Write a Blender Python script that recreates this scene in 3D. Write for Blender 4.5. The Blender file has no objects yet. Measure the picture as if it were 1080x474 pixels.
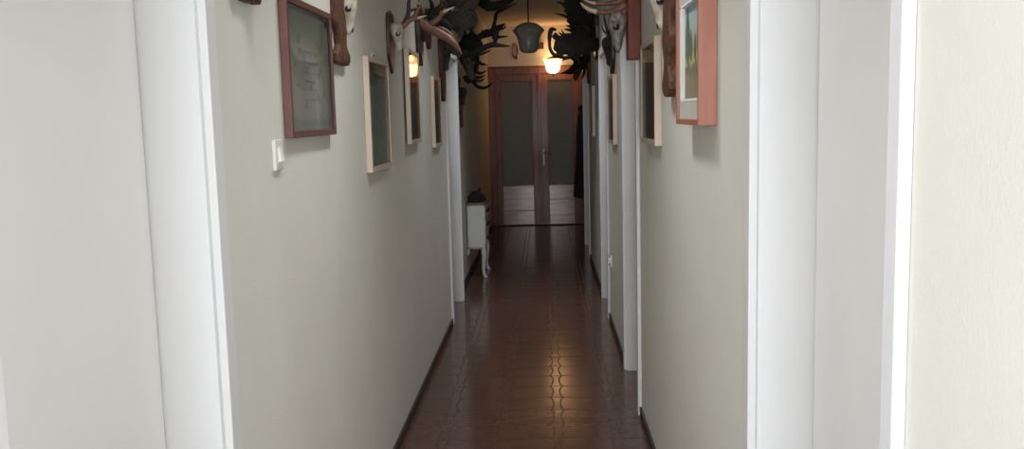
import bpy, bmesh, math, random
from mathutils import Vector, Matrix
random.seed(7)
PI = math.pi
C = bpy.context.scene.collection

# ------------------------------------------------------------------ camera
F, PITCH, YAW, ROLL, EYE = 949.88, .1210036, .0385528, -.0251017, 1.5
IW, IH = 1080, 474
_cp, _sp, _cy, _sy = math.cos(PITCH), math.sin(PITCH), math.cos(YAW), math.sin(YAW)
FWD = Vector((-_sy*_cp, _cy*_cp, -_sp))
_rt = Vector((_cy, _sy, 0)); _up = _rt.cross(FWD)
RGT = _rt*math.cos(ROLL) + _up*math.sin(ROLL)
UPV = -_rt*math.sin(ROLL) + _up*math.cos(ROLL)

def at(px, py, y):
    """the point of the corridor at distance y that the photo shows at (px, py)"""
    ray = FWD + RGT*((px-IW/2)/F) - UPV*((py-IH/2)/F)
    return ray*(y/ray.y) + Vector((0, 0, EYE))

cam_data = bpy.data.cameras.new('camera')
cam = bpy.data.objects.new('camera', cam_data); C.objects.link(cam)
cam_data.sensor_fit = 'HORIZONTAL'; cam_data.sensor_width = 36; cam_data.lens = F/IW*36
cam_data.clip_start = .02
m = Matrix.Identity(4)
for i, v in enumerate((RGT, UPV, -FWD)):
    for k in range(3): m[k][i] = v[k]
m[2][3] = EYE
cam.matrix_world = m
bpy.context.scene.camera = cam

# --------------------------------------------------------------- materials
def new_mat(name):
    mt = bpy.data.materials.new(name); mt.use_nodes = True
    nt = mt.node_tree; nt.nodes.clear()
    return mt, nt
def N(nt, kind, **kw):
    n = nt.nodes.new(kind)
    for k, v in kw.items():
        if k in n.inputs: n.inputs[k].default_value = v
        else: setattr(n, k, v)
    return n
def mixcol(nt, fac, a, b, mode='MIX'):
    n = nt.nodes.new('ShaderNodeMix'); n.data_type = 'RGBA'; n.blend_type = mode
    for sock, v in ((n.inputs[0], fac), (n.inputs[6], a), (n.inputs[7], b)):
        if isinstance(v, bpy.types.NodeSocket): nt.links.new(v, sock)
        elif isinstance(v, (int, float)): sock.default_value = v
        else: sock.default_value = (*v, 1)
    return n.outputs[2]
def math_n(nt, op, *vals):
    n = nt.nodes.new('ShaderNodeMath'); n.operation = op
    for i, v in enumerate(vals):
        if isinstance(v, bpy.types.NodeSocket): nt.links.new(v, n.inputs[i])
        else: n.inputs[i].default_value = v
    return n.outputs[0]
def simple(name, c1, c2=None, rough=.5, scale=(8, 8, 8), nscale=4, bump=0, metal=0, detail=6, lo=.35, hi=.65, spec=.5, bdist=.005, coat=0):
    """two-tone noise material on object coordinates"""
    mt, nt = new_mat(name); L = nt.links
    out = N(nt, 'ShaderNodeOutputMaterial'); b = N(nt, 'ShaderNodeBsdfPrincipled')
    b.inputs['Roughness'].default_value = rough; b.inputs['Metallic'].default_value = metal
    b.inputs['Specular IOR Level'].default_value = spec
    b.inputs['Coat Weight'].default_value = coat; b.inputs['Coat Roughness'].default_value = .12
    tc = N(nt, 'ShaderNodeTexCoord'); mp = N(nt, 'ShaderNodeMapping'); mp.inputs['Scale'].default_value = scale
    nz = N(nt, 'ShaderNodeTexNoise'); nz.inputs['Scale'].default_value = nscale; nz.inputs['Detail'].default_value = detail
    rp = N(nt, 'ShaderNodeMapRange'); rp.inputs[1].default_value = lo; rp.inputs[2].default_value = hi
    L.new(tc.outputs['Object'], mp.inputs[0]); L.new(mp.outputs[0], nz.inputs['Vector']); L.new(nz.outputs['Fac'], rp.inputs[0])
    L.new(mixcol(nt, rp.outputs[0], c1, c2 or c1), b.inputs['Base Color'])
    if bump:
        bp = N(nt, 'ShaderNodeBump'); bp.inputs['Strength'].default_value = bump; bp.inputs['Distance'].default_value = bdist
        L.new(nz.outputs['Fac'], bp.inputs['Height']); L.new(bp.outputs[0], b.inputs['Normal'])
    L.new(b.outputs[0], out.inputs[0])
    return mt

M = {}
M['wall'] = simple('sage_plaster', (.70, .69, .64), (.67, .66, .605), .85, (1, 1, 1), 3.0, .0, spec=.25)
def plaster(mt):
    nt = mt.node_tree; b = [n for n in nt.nodes if n.type == 'BSDF_PRINCIPLED'][0]
    tc = N(nt, 'ShaderNodeTexCoord'); nz = N(nt, 'ShaderNodeTexNoise'); nz.inputs['Scale'].default_value = 160; nz.inputs['Detail'].default_value = 3
    nz2 = N(nt, 'ShaderNodeTexNoise'); nz2.inputs['Scale'].default_value = 5
    s = math_n(nt, 'ADD', nz.outputs['Fac'], math_n(nt, 'MULTIPLY', nz2.outputs['Fac'], 4.0))
    nt.links.new(tc.outputs['Object'], nz.inputs['Vector']); nt.links.new(tc.outputs['Object'], nz2.inputs['Vector'])
    bp = N(nt, 'ShaderNodeBump'); bp.inputs['Strength'].default_value = .25; bp.inputs['Distance'].default_value = .003
    nt.links.new(s, bp.inputs['Height']); nt.links.new(bp.outputs[0], b.inputs['Normal'])
plaster(M['wall'])
M['ceiling'] = simple('ceiling_paint', (.74, .70, .62), (.72, .68, .60), .9, (1, 1, 1), 2)
M['white'] = simple('white_gloss_paint', (.71, .715, .73), (.695, .70, .715), .38, (1, 1, .3), 6)
M['leaf'] = simple('offwhite_door_paint', (.80, .775, .77), (.78, .755, .75), .5, (1, 1, .3), 4)
M['base'] = simple('dark_baseboard', (.045, .03, .024), (.03, .02, .016), .5, (4, 30, 4), 4)
M['wood_door'] = simple('reddish_door_wood', (.28, .132, .103), (.19, .084, .066), .5, (14, 14, 1.2), 3, .12, spec=.35, coat=.05)
M['wood_boards'] = simple('reddish_door_boards', (.44, .255, .215), (.27, .135, .11), .4, (1.2, 14, 14), 3, .4, spec=.5, coat=.45)  # base colour lightened to carry the boards' sheen
M['gap'] = simple('threshold_black', (.012, .01, .01), (.01, .008, .008), .9)  # near-black colour of the threshold strip
M['chrome'] = simple('worn_metal', (.50, .46, .41), (.36, .33, .29), .5, (20, 20, 20), 4, metal=1)
M['plastic'] = simple('white_plastic', (.78, .76, .74), (.75, .73, .71), .35)
M['frame_brown'] = simple('reddish_brown_frame', (.155, .058, .042), (.11, .042, .032), .4, (5, 5, 5), 5, .05, coat=.2)
M['frame_red'] = simple('orange_brown_frame', (.40, .155, .10), (.33, .12, .078), .45, (20, 20, 1.5), 3, .05, coat=.15)
M['frame_cream'] = simple('pale_wood_frame', (.60, .49, .40), (.54, .435, .35), .45, (12, 12, 1.5), 3, .05)
M['plq_dark'] = simple('dark_plaque_wood', (.05, .028, .022), (.03, .017, .014), .35, (14, 14, 2), 3, .15, coat=.4)
M['plq_brown'] = simple('brown_plaque_wood', (.155, .068, .042), (.06, .028, .02), .6, (12, 12, 6), 4, .8, spec=.3, bdist=.02)
M['plq_red'] = simple('red_brown_plaque_wood', (.20, .048, .030), (.15, .036, .023), .5, (14, 14, 2), 3, .1, spec=.3, coat=.05)
M['bone'] = simple('bleached_bone', (.56, .51, .44), (.36, .30, .24), .6, (14, 14, 14), 3, .3)
M['bone_grey'] = simple('grey_bone', (.36, .33, .31), (.13, .105, .09), .65, (16, 16, 9), 3, .5)
M['bone_shaded'] = simple('shaded_bone', (.05, .038, .03), (.025, .019, .016), .8, (12, 12, 12), 3, .3)  # bone with the dimness of the far corridor put into its colour
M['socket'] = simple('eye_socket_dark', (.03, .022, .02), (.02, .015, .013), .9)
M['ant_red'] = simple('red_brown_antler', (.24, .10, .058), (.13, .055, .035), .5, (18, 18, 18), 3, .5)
M['ant_backlit'] = simple('backlit_antler', (.022, .020, .017), (.013, .013, .012), .85, (18, 18, 18), 3, .5, spec=.15)  # black of the backlit silhouettes put into the antler colour
M['ant_brown'] = simple('brown_antler', (.06, .040, .030), (.03, .02, .016), .7, (18, 18, 18), 3, .5)
M['ant_grey'] = simple('grey_brown_antler', (.075, .057, .048), (.032, .025, .021), .8, (14, 14, 14), 4, .6)
M['tip'] = simple('pale_antler_tip', (.62, .50, .38), (.50, .38, .27), .4, (18, 18, 18), 3)
M['fabric_navy'] = simple('navy_coat_cloth', (.018, .022, .036), (.012, .014, .024), .95, (30, 30, 30), 4, .3)
M['cloth_dark'] = simple('dark_cloth', (.022, .023, .022), (.012, .012, .012), .95, (30, 30, 30), 4, .5)
M['cream_paint'] = simple('white_commode_paint', (.64, .66, .65), (.60, .62, .61), .4, (1, 1, .4), 6)
M['wood_top'] = simple('brown_commode_top', (.12, .062, .042), (.08, .04, .028), .4, (16, 2, 16), 3, .1)
M['black_metal'] = simple('black_iron', (.02, .018, .017), (.015, .013, .012), .45, metal=.4)
M['loop'] = simple('orange_brown_horn', (.26, .11, .03), (.16, .06, .02), .35, (15, 15, 15), 3)
M['loop_tip'] = simple('dark_red_tip', (.09, .02, .015), (.06, .015, .01), .5)
M['dark_box'] = simple('grey_dark_plastic', (.06, .055, .05), (.05, .045, .04), .5)
M['mat'] = simple('grey_white_mount', (.52, .50, .46), (.49, .47, .43), .8)
M['white_bevel'] = simple('white_bevel_board', (.80, .79, .75), (.77, .76, .72), .7)

def wave_glass():
    mt, nt = new_mat('ribbed_door_glass'); L = nt.links
    out = N(nt, 'ShaderNodeOutputMaterial'); b = N(nt, 'ShaderNodeBsdfPrincipled')
    tc = N(nt, 'ShaderNodeTexCoord'); mp = N(nt, 'ShaderNodeMapping'); mp.inputs['Scale'].default_value = (6, 6, 90)
    nz = N(nt, 'ShaderNodeTexNoise'); nz.inputs['Scale'].default_value = 1.5; nz.inputs['Detail'].default_value = 4
    L.new(tc.outputs['Object'], mp.inputs[0]); L.new(mp.outputs[0], nz.inputs['Vector'])
    L.new(mixcol(nt, nz.outputs['Fac'], (.085, .076, .058), (.15, .14, .11)), b.inputs['Base Color'])
    bp = N(nt, 'ShaderNodeBump'); bp.inputs['Strength'].default_value = .4; bp.inputs['Distance'].default_value = .004
    L.new(nz.outputs['Fac'], bp.inputs['Height']); L.new(bp.outputs[0], b.inputs['Normal'])
    b.inputs['Roughness'].default_value = .45
    L.new(b.outputs[0], out.inputs[0]); return mt
M['rib_glass'] = wave_glass()

def pane():
    mt, nt = new_mat('picture_glass'); L = nt.links
    out = N(nt, 'ShaderNodeOutputMaterial'); t = N(nt, 'ShaderNodeBsdfTransparent'); g = N(nt, 'ShaderNodeBsdfGlossy')
    t.inputs[0].default_value = (.95, .96, .95, 1); g.inputs['Roughness'].default_value = .03
    lw = N(nt, 'ShaderNodeLayerWeight'); lw.inputs[0].default_value = .5
    fr = math_n(nt, 'ADD', .02, math_n(nt, 'MULTIPLY', math_n(nt, 'POWER', lw.outputs['Facing'], 5.0), .7))
    mx = N(nt, 'ShaderNodeMixShader')
    L.new(fr, mx.inputs[0]); L.new(t.outputs[0], mx.inputs[1]); L.new(g.outputs[0], mx.inputs[2]); L.new(mx.outputs[0], out.inputs[0])
    return mt
M['pane'] = pane()

def lamp_glass(name, strength):
    mt, nt = new_mat(name); L = nt.links
    out = N(nt, 'ShaderNodeOutputMaterial')
    e = N(nt, 'ShaderNodeEmission'); e.inputs[0].default_value = (1, .55, .25, 1); e.inputs[1].default_value = strength
    b = N(nt, 'ShaderNodeBsdfPrincipled'); b.inputs['Base Color'].default_value = (.8, .7, .5, 1); b.inputs['Roughness'].default_value = .3
    mx = N(nt, 'ShaderNodeAddShader'); L.new(e.outputs[0], mx.inputs[0]); L.new(b.outputs[0], mx.inputs[1]); L.new(mx.outputs[0], out.inputs[0])
    return mt
M['lamp_on'] = lamp_glass('lit_lamp_glass', 6.5)
M['lamp_rim'] = lamp_glass('lit_lamp_glass_rim', 2.2)
M['diffuser'] = lamp_glass('added_lamp_diffuser', 1.0); M['diffuser'].node_tree.nodes['Emission'].inputs[0].default_value = (.98, .98, .98, 1)  # glowing cover of the added ceiling lamps
M['lamp_off'] = simple('smoky_lamp_glass', (.27, .28, .24), (.21, .22, .19), .25, (20, 20, 4), 3, coat=.3)

def floor_mat():
    """dark lino tiles: rows of bulging pads with concave pieces between them"""
    mt, nt = new_mat('dark_patterned_floor'); L = nt.links
    out = N(nt, 'ShaderNodeOutputMaterial'); b = N(nt, 'ShaderNodeBsdfPrincipled')
    tc = N(nt, 'ShaderNodeTexCoord'); sp = N(nt, 'ShaderNodeSeparateXYZ'); L.new(tc.outputs['Object'], sp.inputs[0])
    PXW, PYW = .27, .205
    # cell coordinates in -0.5..0.5
    u = math_n(nt, 'SUBTRACT', math_n(nt, 'FRACT', math_n(nt, 'ADD', math_n(nt, 'DIVIDE', sp.outputs[0], PXW), .5 + 100 - .036/PXW + .5)), .5)
    v = math_n(nt, 'SUBTRACT', math_n(nt, 'FRACT', math_n(nt, 'ADD', math_n(nt, 'DIVIDE', sp.outputs[1], PYW), 100.3)), .5)
    # pad edge: |u| = half + bulge*(1-(2v)^2)
    v2 = math_n(nt, 'MULTIPLY', v, 2.0); q = math_n(nt, 'SUBTRACT', 1.0, math_n(nt, 'MULTIPLY', v2, v2))
    edge = math_n(nt, 'ADD', .342, math_n(nt, 'MULTIPLY', math_n(nt, 'SQRT', math_n(nt, 'MAXIMUM', q, 0.0)), .092))
    d1 = math_n(nt, 'MULTIPLY', math_n(nt, 'ABSOLUTE', math_n(nt, 'SUBTRACT', math_n(nt, 'ABSOLUTE', u), edge)), PXW)
    d2 = math_n(nt, 'MULTIPLY', math_n(nt, 'SUBTRACT', .5, math_n(nt, 'ABSOLUTE', v)), PYW)
    d = math_n(nt, 'MINIMUM', d1, d2)
    gr = N(nt, 'ShaderNodeMapRange'); gr.inputs[1].default_value = .0018; gr.inputs[2].default_value = .0055; L.new(d, gr.inputs[0])
    nz = N(nt, 'ShaderNodeTexNoise'); nz.inputs['Scale'].default_value = 9; nz.inputs['Detail'].default_value = 7
    mp = N(nt, 'ShaderNodeMapping'); mp.inputs['Scale'].default_value = (1, 2.5, 1); L.new(tc.outputs['Object'], mp.inputs[0]); L.new(mp.outputs[0], nz.inputs['Vector'])
    body = mixcol(nt, nz.outputs['Fac'], (.078, .039, .030), (.126, .067, .052))
    L.new(mixcol(nt, gr.outputs[0], (.07, .040, .033), body), b.inputs['Base Color'])
    rr = N(nt, 'ShaderNodeMapRange'); rr.inputs[3].default_value = .12; rr.inputs[4].default_value = .20; L.new(nz.outputs['Fac'], rr.inputs[0])
    L.new(math_n(nt, 'ADD', rr.outputs[0], math_n(nt, 'MULTIPLY', math_n(nt, 'SUBTRACT', 1.0, gr.outputs[0]), .2)), b.inputs['Roughness'])
    # pads are slightly pillowed
    hgt = math_n(nt, 'ADD', math_n(nt, 'MULTIPLY', gr.outputs[0], .6), math_n(nt, 'MULTIPLY', nz.outputs['Fac'], .5))
    hgt = math_n(nt, 'ADD', hgt, math_n(nt, 'MULTIPLY', q, 1.3))
    bp = N(nt, 'ShaderNodeBump'); bp.inputs['Strength'].default_value = .12; bp.inputs['Distance'].default_value = .002
    L.new(hgt, bp.inputs['Height']); L.new(bp.outputs[0], b.inputs['Normal'])
    b.inputs['Specular IOR Level'].default_value = .38
    L.new(b.outputs[0], out.inputs[0]); return mt
M['floor'] = floor_mat()

def picture_mat(name, stops, nscale=9, dist=.25, spots=None):
    """painted bands from bottom to top (generated Z) broken up by noise"""
    mt, nt = new_mat(name); L = nt.links
    out = N(nt, 'ShaderNodeOutputMaterial'); b = N(nt, 'ShaderNodeBsdfPrincipled'); b.inputs['Roughness'].default_value = .7
    tc = N(nt, 'ShaderNodeTexCoord'); sp = N(nt, 'ShaderNodeSeparateXYZ'); L.new(tc.outputs['Generated'], sp.inputs[0])
    nz = N(nt, 'ShaderNodeTexNoise'); nz.inputs['Scale'].default_value = nscale; nz.inputs['Detail'].default_value = 5; L.new(tc.outputs['Generated'], nz.inputs['Vector'])
    f = math_n(nt, 'ADD', sp.outputs[2], math_n(nt, 'MULTIPLY', math_n(nt, 'SUBTRACT', nz.outputs['Fac'], .5), dist))
    r = N(nt, 'ShaderNodeValToRGB'); cr = r.color_ramp
    while len(cr.elements) < len(stops): cr.elements.new(.5)
    for e, (p, c) in zip(cr.elements, stops): e.position = p; e.color = (*c, 1)
    L.new(f, r.inputs[0])
    col = r.outputs[0]
    if spots:
        z2 = N(nt, 'ShaderNodeTexNoise'); z2.inputs['Scale'].default_value = spots[1]; z2.inputs['Detail'].default_value = 3; L.new(tc.outputs['Generated'], z2.inputs['Vector'])
        mr = N(nt, 'ShaderNodeMapRange'); mr.inputs[1].default_value = spots[2]; mr.inputs[2].default_value = spots[2]+.08; L.new(z2.outputs['Fac'], mr.inputs[0])
        lim = N(nt, 'ShaderNodeMapRange'); lim.inputs[1].default_value = spots[3]+.15; lim.inputs[2].default_value = spots[3]; L.new(sp.outputs[2], lim.inputs[0])
        col = mixcol(nt, math_n(nt, 'MULTIPLY', mr.outputs[0], lim.outputs[0]), col, spots[0])
    L.new(col, b.inputs['Base Color']); L.new(b.outputs[0], out.inputs[0]); return mt
M['pic_land'] = picture_mat('painted_landscape', [(0, (.20, .17, .12)), (.22, (.26, .21, .13)), (.34, (.13, .14, .09)), (.42, (.50, .43, .16)), (.50, (.20, .22, .13)), (.60, (.35, .40, .34)), (.8, (.37, .47, .47)), (1, (.30, .42, .44))], 7, .3)
M['pic_tree'] = simple('painted_cypress', (.07, .10, .06), (.11, .14, .09), .8, (40, 40, 20), 3)
M['pic_cert'] = picture_mat('aged_certificate_paper', [(0, (.21, .195, .165)), (.2, (.26, .235, .20)), (.7, (.25, .23, .19)), (.86, (.14, .165, .115)), (1, (.20, .19, .16))], 5, .2, ((.09, .12, .085), 9, .56, .98))
M['pic_border'] = simple('certificate_border_print', (.13, .15, .13), (.17, .18, .15), .8, (60, 60, 60), 3)
M['pic_ink'] = simple('faded_ink', (.12, .11, .095), (.10, .09, .08), .8)
M['pic_bot'] = picture_mat('dark_flower_print', [(0, (.30, .32, .27)), (.3, (.25, .28, .24)), (.6, (.22, .26, .225)), (1, (.28, .27, .22))], 8, .3, ((.40, .50, .56), 11, .52, .6))
M['pic_brown'] = picture_mat('dark_brown_print', [(0, (.055, .044, .038)), (.5, (.07, .057, .05)), (.62, (.075, .06, .055)), (.66, (.17, .12, .10)), (1, (.16, .12, .10))], 6, .05)
M['pic_black'] = picture_mat('blackish_print', [(0, (.05, .048, .038)), (.5, (.03, .028, .024)), (1, (.05, .042, .03))], 6, .3)

# ----------------------------------------------------------------- helpers
def wloc(o):
    v = Vector((0, 0, 0))
    while o is not None: v += o.location; o = o.parent
    return v
def tag(o, label=None, cat=None, group=None, kind=None):
    if label: o['label'] = label
    if cat: o['category'] = cat
    if group: o['group'] = group
    if kind: o['kind'] = kind
    return o
def thing(name, label, cat, loc, group=None, kind=None):
    o = bpy.data.objects.new(name, None); C.objects.link(o); o.location = loc; o.empty_display_size = .05
    return tag(o, label, cat, group, kind)

def catmull(pts, n=6):
    """pts: list of tuples; interpolates every component"""
    P = [pts[0]] + list(pts) + [pts[-1]]; out = []
    for i in range(1, len(P)-2):
        for s in range(n):
            t = s/n; row = []
            for a, b, c, d in zip(P[i-1], P[i], P[i+1], P[i+2]):
                row.append(.5*((2*b) + (-a+c)*t + (2*a-5*b+4*c-d)*t*t + (-a+3*b-3*c+d)*t**3))
            out.append(row)
    out.append(list(P[-2])); return out

class MB:
    def __init__(s): s.bm = bmesh.new()
    def box(s, x0, x1, y0, y1, z0, z1, bev=0, mi=0, seg=2):
        x0, x1 = sorted((x0, x1)); y0, y1 = sorted((y0, y1)); z0, z1 = sorted((z0, z1))
        v = [s.bm.verts.new(p) for p in ((x0,y0,z0),(x1,y0,z0),(x1,y1,z0),(x0,y1,z0),(x0,y0,z1),(x1,y0,z1),(x1,y1,z1),(x0,y1,z1))]
        fs = [s.bm.faces.new([v[i] for i in q]) for q in ((3,2,1,0),(4,5,6,7),(0,1,5,4),(1,2,6,5),(2,3,7,6),(3,0,4,7))]
        for f in fs: f.material_index = mi
        if bev:
            es = list({e for f in fs for e in f.edges})
            r = bmesh.ops.bevel(s.bm, geom=es, offset=bev, segments=seg, affect='EDGES', profile=.5)
            for f in r['faces']: f.material_index = mi
        return s
    def quad(s, pts, mi=0):
        f = s.bm.faces.new([s.bm.verts.new(p) for p in pts]); f.material_index = mi; return s
    def prism(s, pts, ext, mi=0):
        """closed outline pts (world) extruded along ext"""
        ext = Vector(ext); n = len(pts)
        a = [s.bm.verts.new(Vector(p)) for p in pts]; b = [s.bm.verts.new(Vector(p)+ext) for p in pts]
        fa = [s.bm.faces.new(a[::-1]), s.bm.faces.new(b)] + [s.bm.faces.new((a[i], a[(i+1) % n], b[(i+1) % n], b[i])) for i in range(n)]
        for f in fa: f.material_index = mi
        return s
    def rings(s, rings, cap=True, mi=0, closed=True):
        vs = [[s.bm.verts.new(p) for p in r] for r in rings]; n = len(vs[0])
        for a, b in zip(vs, vs[1:]):
            for i in range(n if closed else n-1):
                f = s.bm.faces.new((a[i], a[(i+1) % n], b[(i+1) % n], b[i])); f.material_index = mi
        if cap:
            for r in (vs[0][::-1], vs[-1]):
                f = s.bm.faces.new(r); f.material_index = mi
        return s
    def tube(s, pts, seg=8, n=6, flat=None, thin=None, tip=None, mi=0, rough=0):
        """pts: (x,y,z,r); flat = axis squeezed to `thin` times the radius; the last `tip` share gets material 1"""
        P = catmull(pts, n) if n > 1 else [list(p) for p in pts]
        rg = []; prev = None; cs = [Vector(p[:3]) for p in P]
        for i, p in enumerate(P):
            t = (cs[min(i+1, len(cs)-1)] - cs[max(i-1, 0)])
            t = t.normalized() if t.length > 1e-9 else Vector((0, 0, 1))
            if flat is not None: b = Vector(flat) - t*Vector(flat).dot(t)
            else:
                b = prev if prev is not None else (Vector((0, 0, 1)) if abs(t.z) < .8 else Vector((1, 0, 0)))
                b = b - t*b.dot(t)
            b = b.normalized() if b.length > 1e-6 else t.orthogonal().normalized()
            prev = b; a = t.cross(b); r = max(p[3], .0004)
            row = []
            for k in range(seg):
                an = 2*PI*k/seg; rr = r*(1+rough*(random.random()-.5))
                row.append(cs[i] + a*(math.cos(an)*rr) + b*(math.sin(an)*rr*(thin if thin else 1)))
            rg.append(row)
        f0 = len(s.bm.faces); s.rings(rg, mi=mi)
        if tip:
            s.bm.faces.ensure_lookup_table(); tot = len(rg)-1
            for k in range(f0, len(s.bm.faces)):
                if (k-f0)//seg >= (1-tip)*tot: s.bm.faces[k].material_index = 1
        return s
    def lathe(s, c, prof, seg=24, axis='Z', ruffle=None, cap=True):
        rg = []
        for j, (r, h) in enumerate(prof):
            row = []
            for k in range(seg):
                a = 2*PI*k/seg; rr = r; hh = h
                if ruffle and ruffle[j]:
                    rr *= 1+ruffle[j]*math.cos(8*a); hh += ruffle[j]*.12*math.cos(8*a)
                d = {'Z': (rr*math.cos(a), rr*math.sin(a), hh), 'X': (hh, rr*math.cos(a), rr*math.sin(a)), 'Y': (rr*math.sin(a), hh, rr*math.cos(a))}[axis]
                row.append(Vector(c)+Vector(d))
            rg.append(row)
        return s.rings(rg, cap=cap)
    def ball(s, c, r, seg=10):
        r = r if hasattr(r, '__len__') else (r, r, r)
        mat = Matrix.Translation(Vector(c)) @ Matrix.Diagonal((*r, 1))
        bmesh.ops.create_uvsphere(s.bm, u_segments=seg, v_segments=max(6, seg*2//3), radius=1, matrix=mat); return s
    def rotz(s, piv, ang):
        bmesh.ops.rotate(s.bm, cent=Vector(piv), matrix=Matrix.Rotation(ang, 3, 'Z'), verts=s.bm.verts); return s
    def build(s, name, mats, parent=None, smooth=False, bevel=0):
        bmesh.ops.recalc_face_normals(s.bm, faces=s.bm.faces)
        off = wloc(parent) if parent else Vector((0, 0, 0))
        bmesh.ops.translate(s.bm, vec=-off, verts=s.bm.verts)
        me = bpy.data.meshes.new(name); s.bm.to_mesh(me); s.bm.free()
        for mt in (mats if isinstance(mats, (list, tuple)) else [mats]): me.materials.append(mt)
        if smooth:
            for p in me.polygons: p.use_smooth = True
        o = bpy.data.objects.new(name, me); C.objects.link(o)
        if parent: o.parent = parent
        if bevel:
            md = o.modifiers.new('bevel', 'BEVEL'); md.width = bevel; md.segments = 2; md.limit_method = 'ANGLE'
        return o
def recentre(o):
    """move a one-mesh thing's origin to its base"""
    me = o.data; xs = [v.co for v in me.vertices]
    c = Vector(((min(v.x for v in xs)+max(v.x for v in xs))/2, (min(v.y for v in xs)+max(v.y for v in xs))/2, min(v.z for v in xs)))
    for v in me.vertices: v.co -= c
    o.location = c; return o

# ----------------------------------------------------------------- setting
XL, XR, CEIL, YB, YE = -.701, .455, 2.67, -3.4, 12.20
T = .26                                            # wall thickness
HD = 1.945                                         # door opening height
LEFT = [(1.068, 1.85), (6.43, 7.22)]
RIGHT = [(1.168, 1.955), (4.40, 5.16), (6.53, 7.24), (9.33, 10.28)]
SIDE = {-1: (-.70, .88), 1: (-.70, .72)}           # openings added beside the viewer to light the near walls
XL2 = -.742                                        # left wall steps back beyond its doorway
XR2 = .545                                         # right wall steps back beyond the last doorway

def struct(o, label, cat): return tag(o, label, cat, kind='structure')

def wall(side):
    mb = MB(); ops = LEFT if side < 0 else RIGHT; x = XL if side < 0 else XR
    y = YB
    for a, b in [SIDE[side]] + ops:
        mb.box(x, x+side*T, y, a, 0, CEIL); mb.box(x, x+side*T, a, b, HD, CEIL); y = b
    if side > 0:
        mb.box(x, x+T, y, 10.36, 0, CEIL); mb.box(XR2, XR2+T, 10.36, YE+.1, 0, CEIL)
    else:
        mb.box(x, x-T, y, 7.275, 0, CEIL); mb.box(XL2, XL2-T, 7.275, YE+.1, 0, CEIL)
    return mb
struct(wall(-1).build('wall_left', M['wall']), 'sage cream plaster wall along the left side of the corridor', 'wall')
struct(wall(1).build('wall_right', M['wall']), 'sage cream plaster wall along the right side of the corridor', 'wall')
fl = MB().box(XL2-T, XR2+T, YB-.2, YE+.3, -.12, 0).build('floor', M['floor']); struct(fl, 'dark reddish brown patterned tile floor with a dull shine', 'floor')
ce = MB().box(XL2-T, XR2+T, YB-.2, YE+.3, CEIL, CEIL+.12).build('ceiling', M['ceiling']); struct(ce, 'plain ceiling over the corridor, lit brown at the far end', 'ceiling')

# end wall around the double door
DX0, DX1, DH = -.742, .53, 2.13
mb = MB(); mb.box(XL2-T, XR2+T, YE, YE+.2, DH, CEIL); mb.box(XL2-T, DX0, YE, YE+.2, 0, DH); mb.box(DX1, XR2+T, YE, YE+.2, 0, DH)
struct(mb.build('wall_end', M['wall']), 'end wall above the brown double door, lit orange by the wall lamp', 'wall')
# wall behind the viewer with the window that lights the corridor
WX0, WX1, WZ0, WZ1 = -.62, .36, .35, 2.25
mb = MB(); mb.box(XL-T, WX0, YB-.2, YB, 0, CEIL); mb.box(WX1, XR2+T, YB-.2, YB, 0, CEIL); mb.box(WX0, WX1, YB-.2, YB, 0, WZ0); mb.box(WX0, WX1, YB-.2, YB, WZ1, CEIL)
struct(mb.build('wall_back', M['wall']), 'plaster wall behind the viewer around the daylight window', 'wall')
w = thing('window_1', 'white framed window behind the viewer letting daylight into the corridor', 'window', (0, YB, WZ0), kind='structure')
mb = MB(); fw = .05
mb.box(WX0, WX1, YB-.12, YB-.06, WZ0, WZ0+fw); mb.box(WX0, WX1, YB-.12, YB-.06, WZ1-fw, WZ1); mb.box(WX0, WX0+fw, YB-.12, YB-.06, WZ0, WZ1); mb.box(WX1-fw, WX1, YB-.12, YB-.06, WZ0, WZ1)
mb.build('window_frame', M['white'], w)

# baseboards
def baseboard(side):
    mb = MB(); ops = [SIDE[side]] + (LEFT if side < 0 else RIGHT); x = XL if side < 0 else XR; y = YB; h, t = .046, .012
    for a, b in ops + [(None, None)]:
        e = (a-.052) if a is not None else (YE if side < 0 else 10.36)
        if side < 0 and y > 7: x = XL2
        if e > y: mb.box(x, x-side*t, y, e, 0, h, .003)
        if a is not None: y = b+.052
    return mb
struct(baseboard(-1).build('baseboard_left', M['base']), 'low dark brown skirting along the left wall', 'baseboard')
struct(baseboard(1).build('baseboard_right', M['base']), 'low dark brown skirting along the right wall', 'baseboard')

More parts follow.
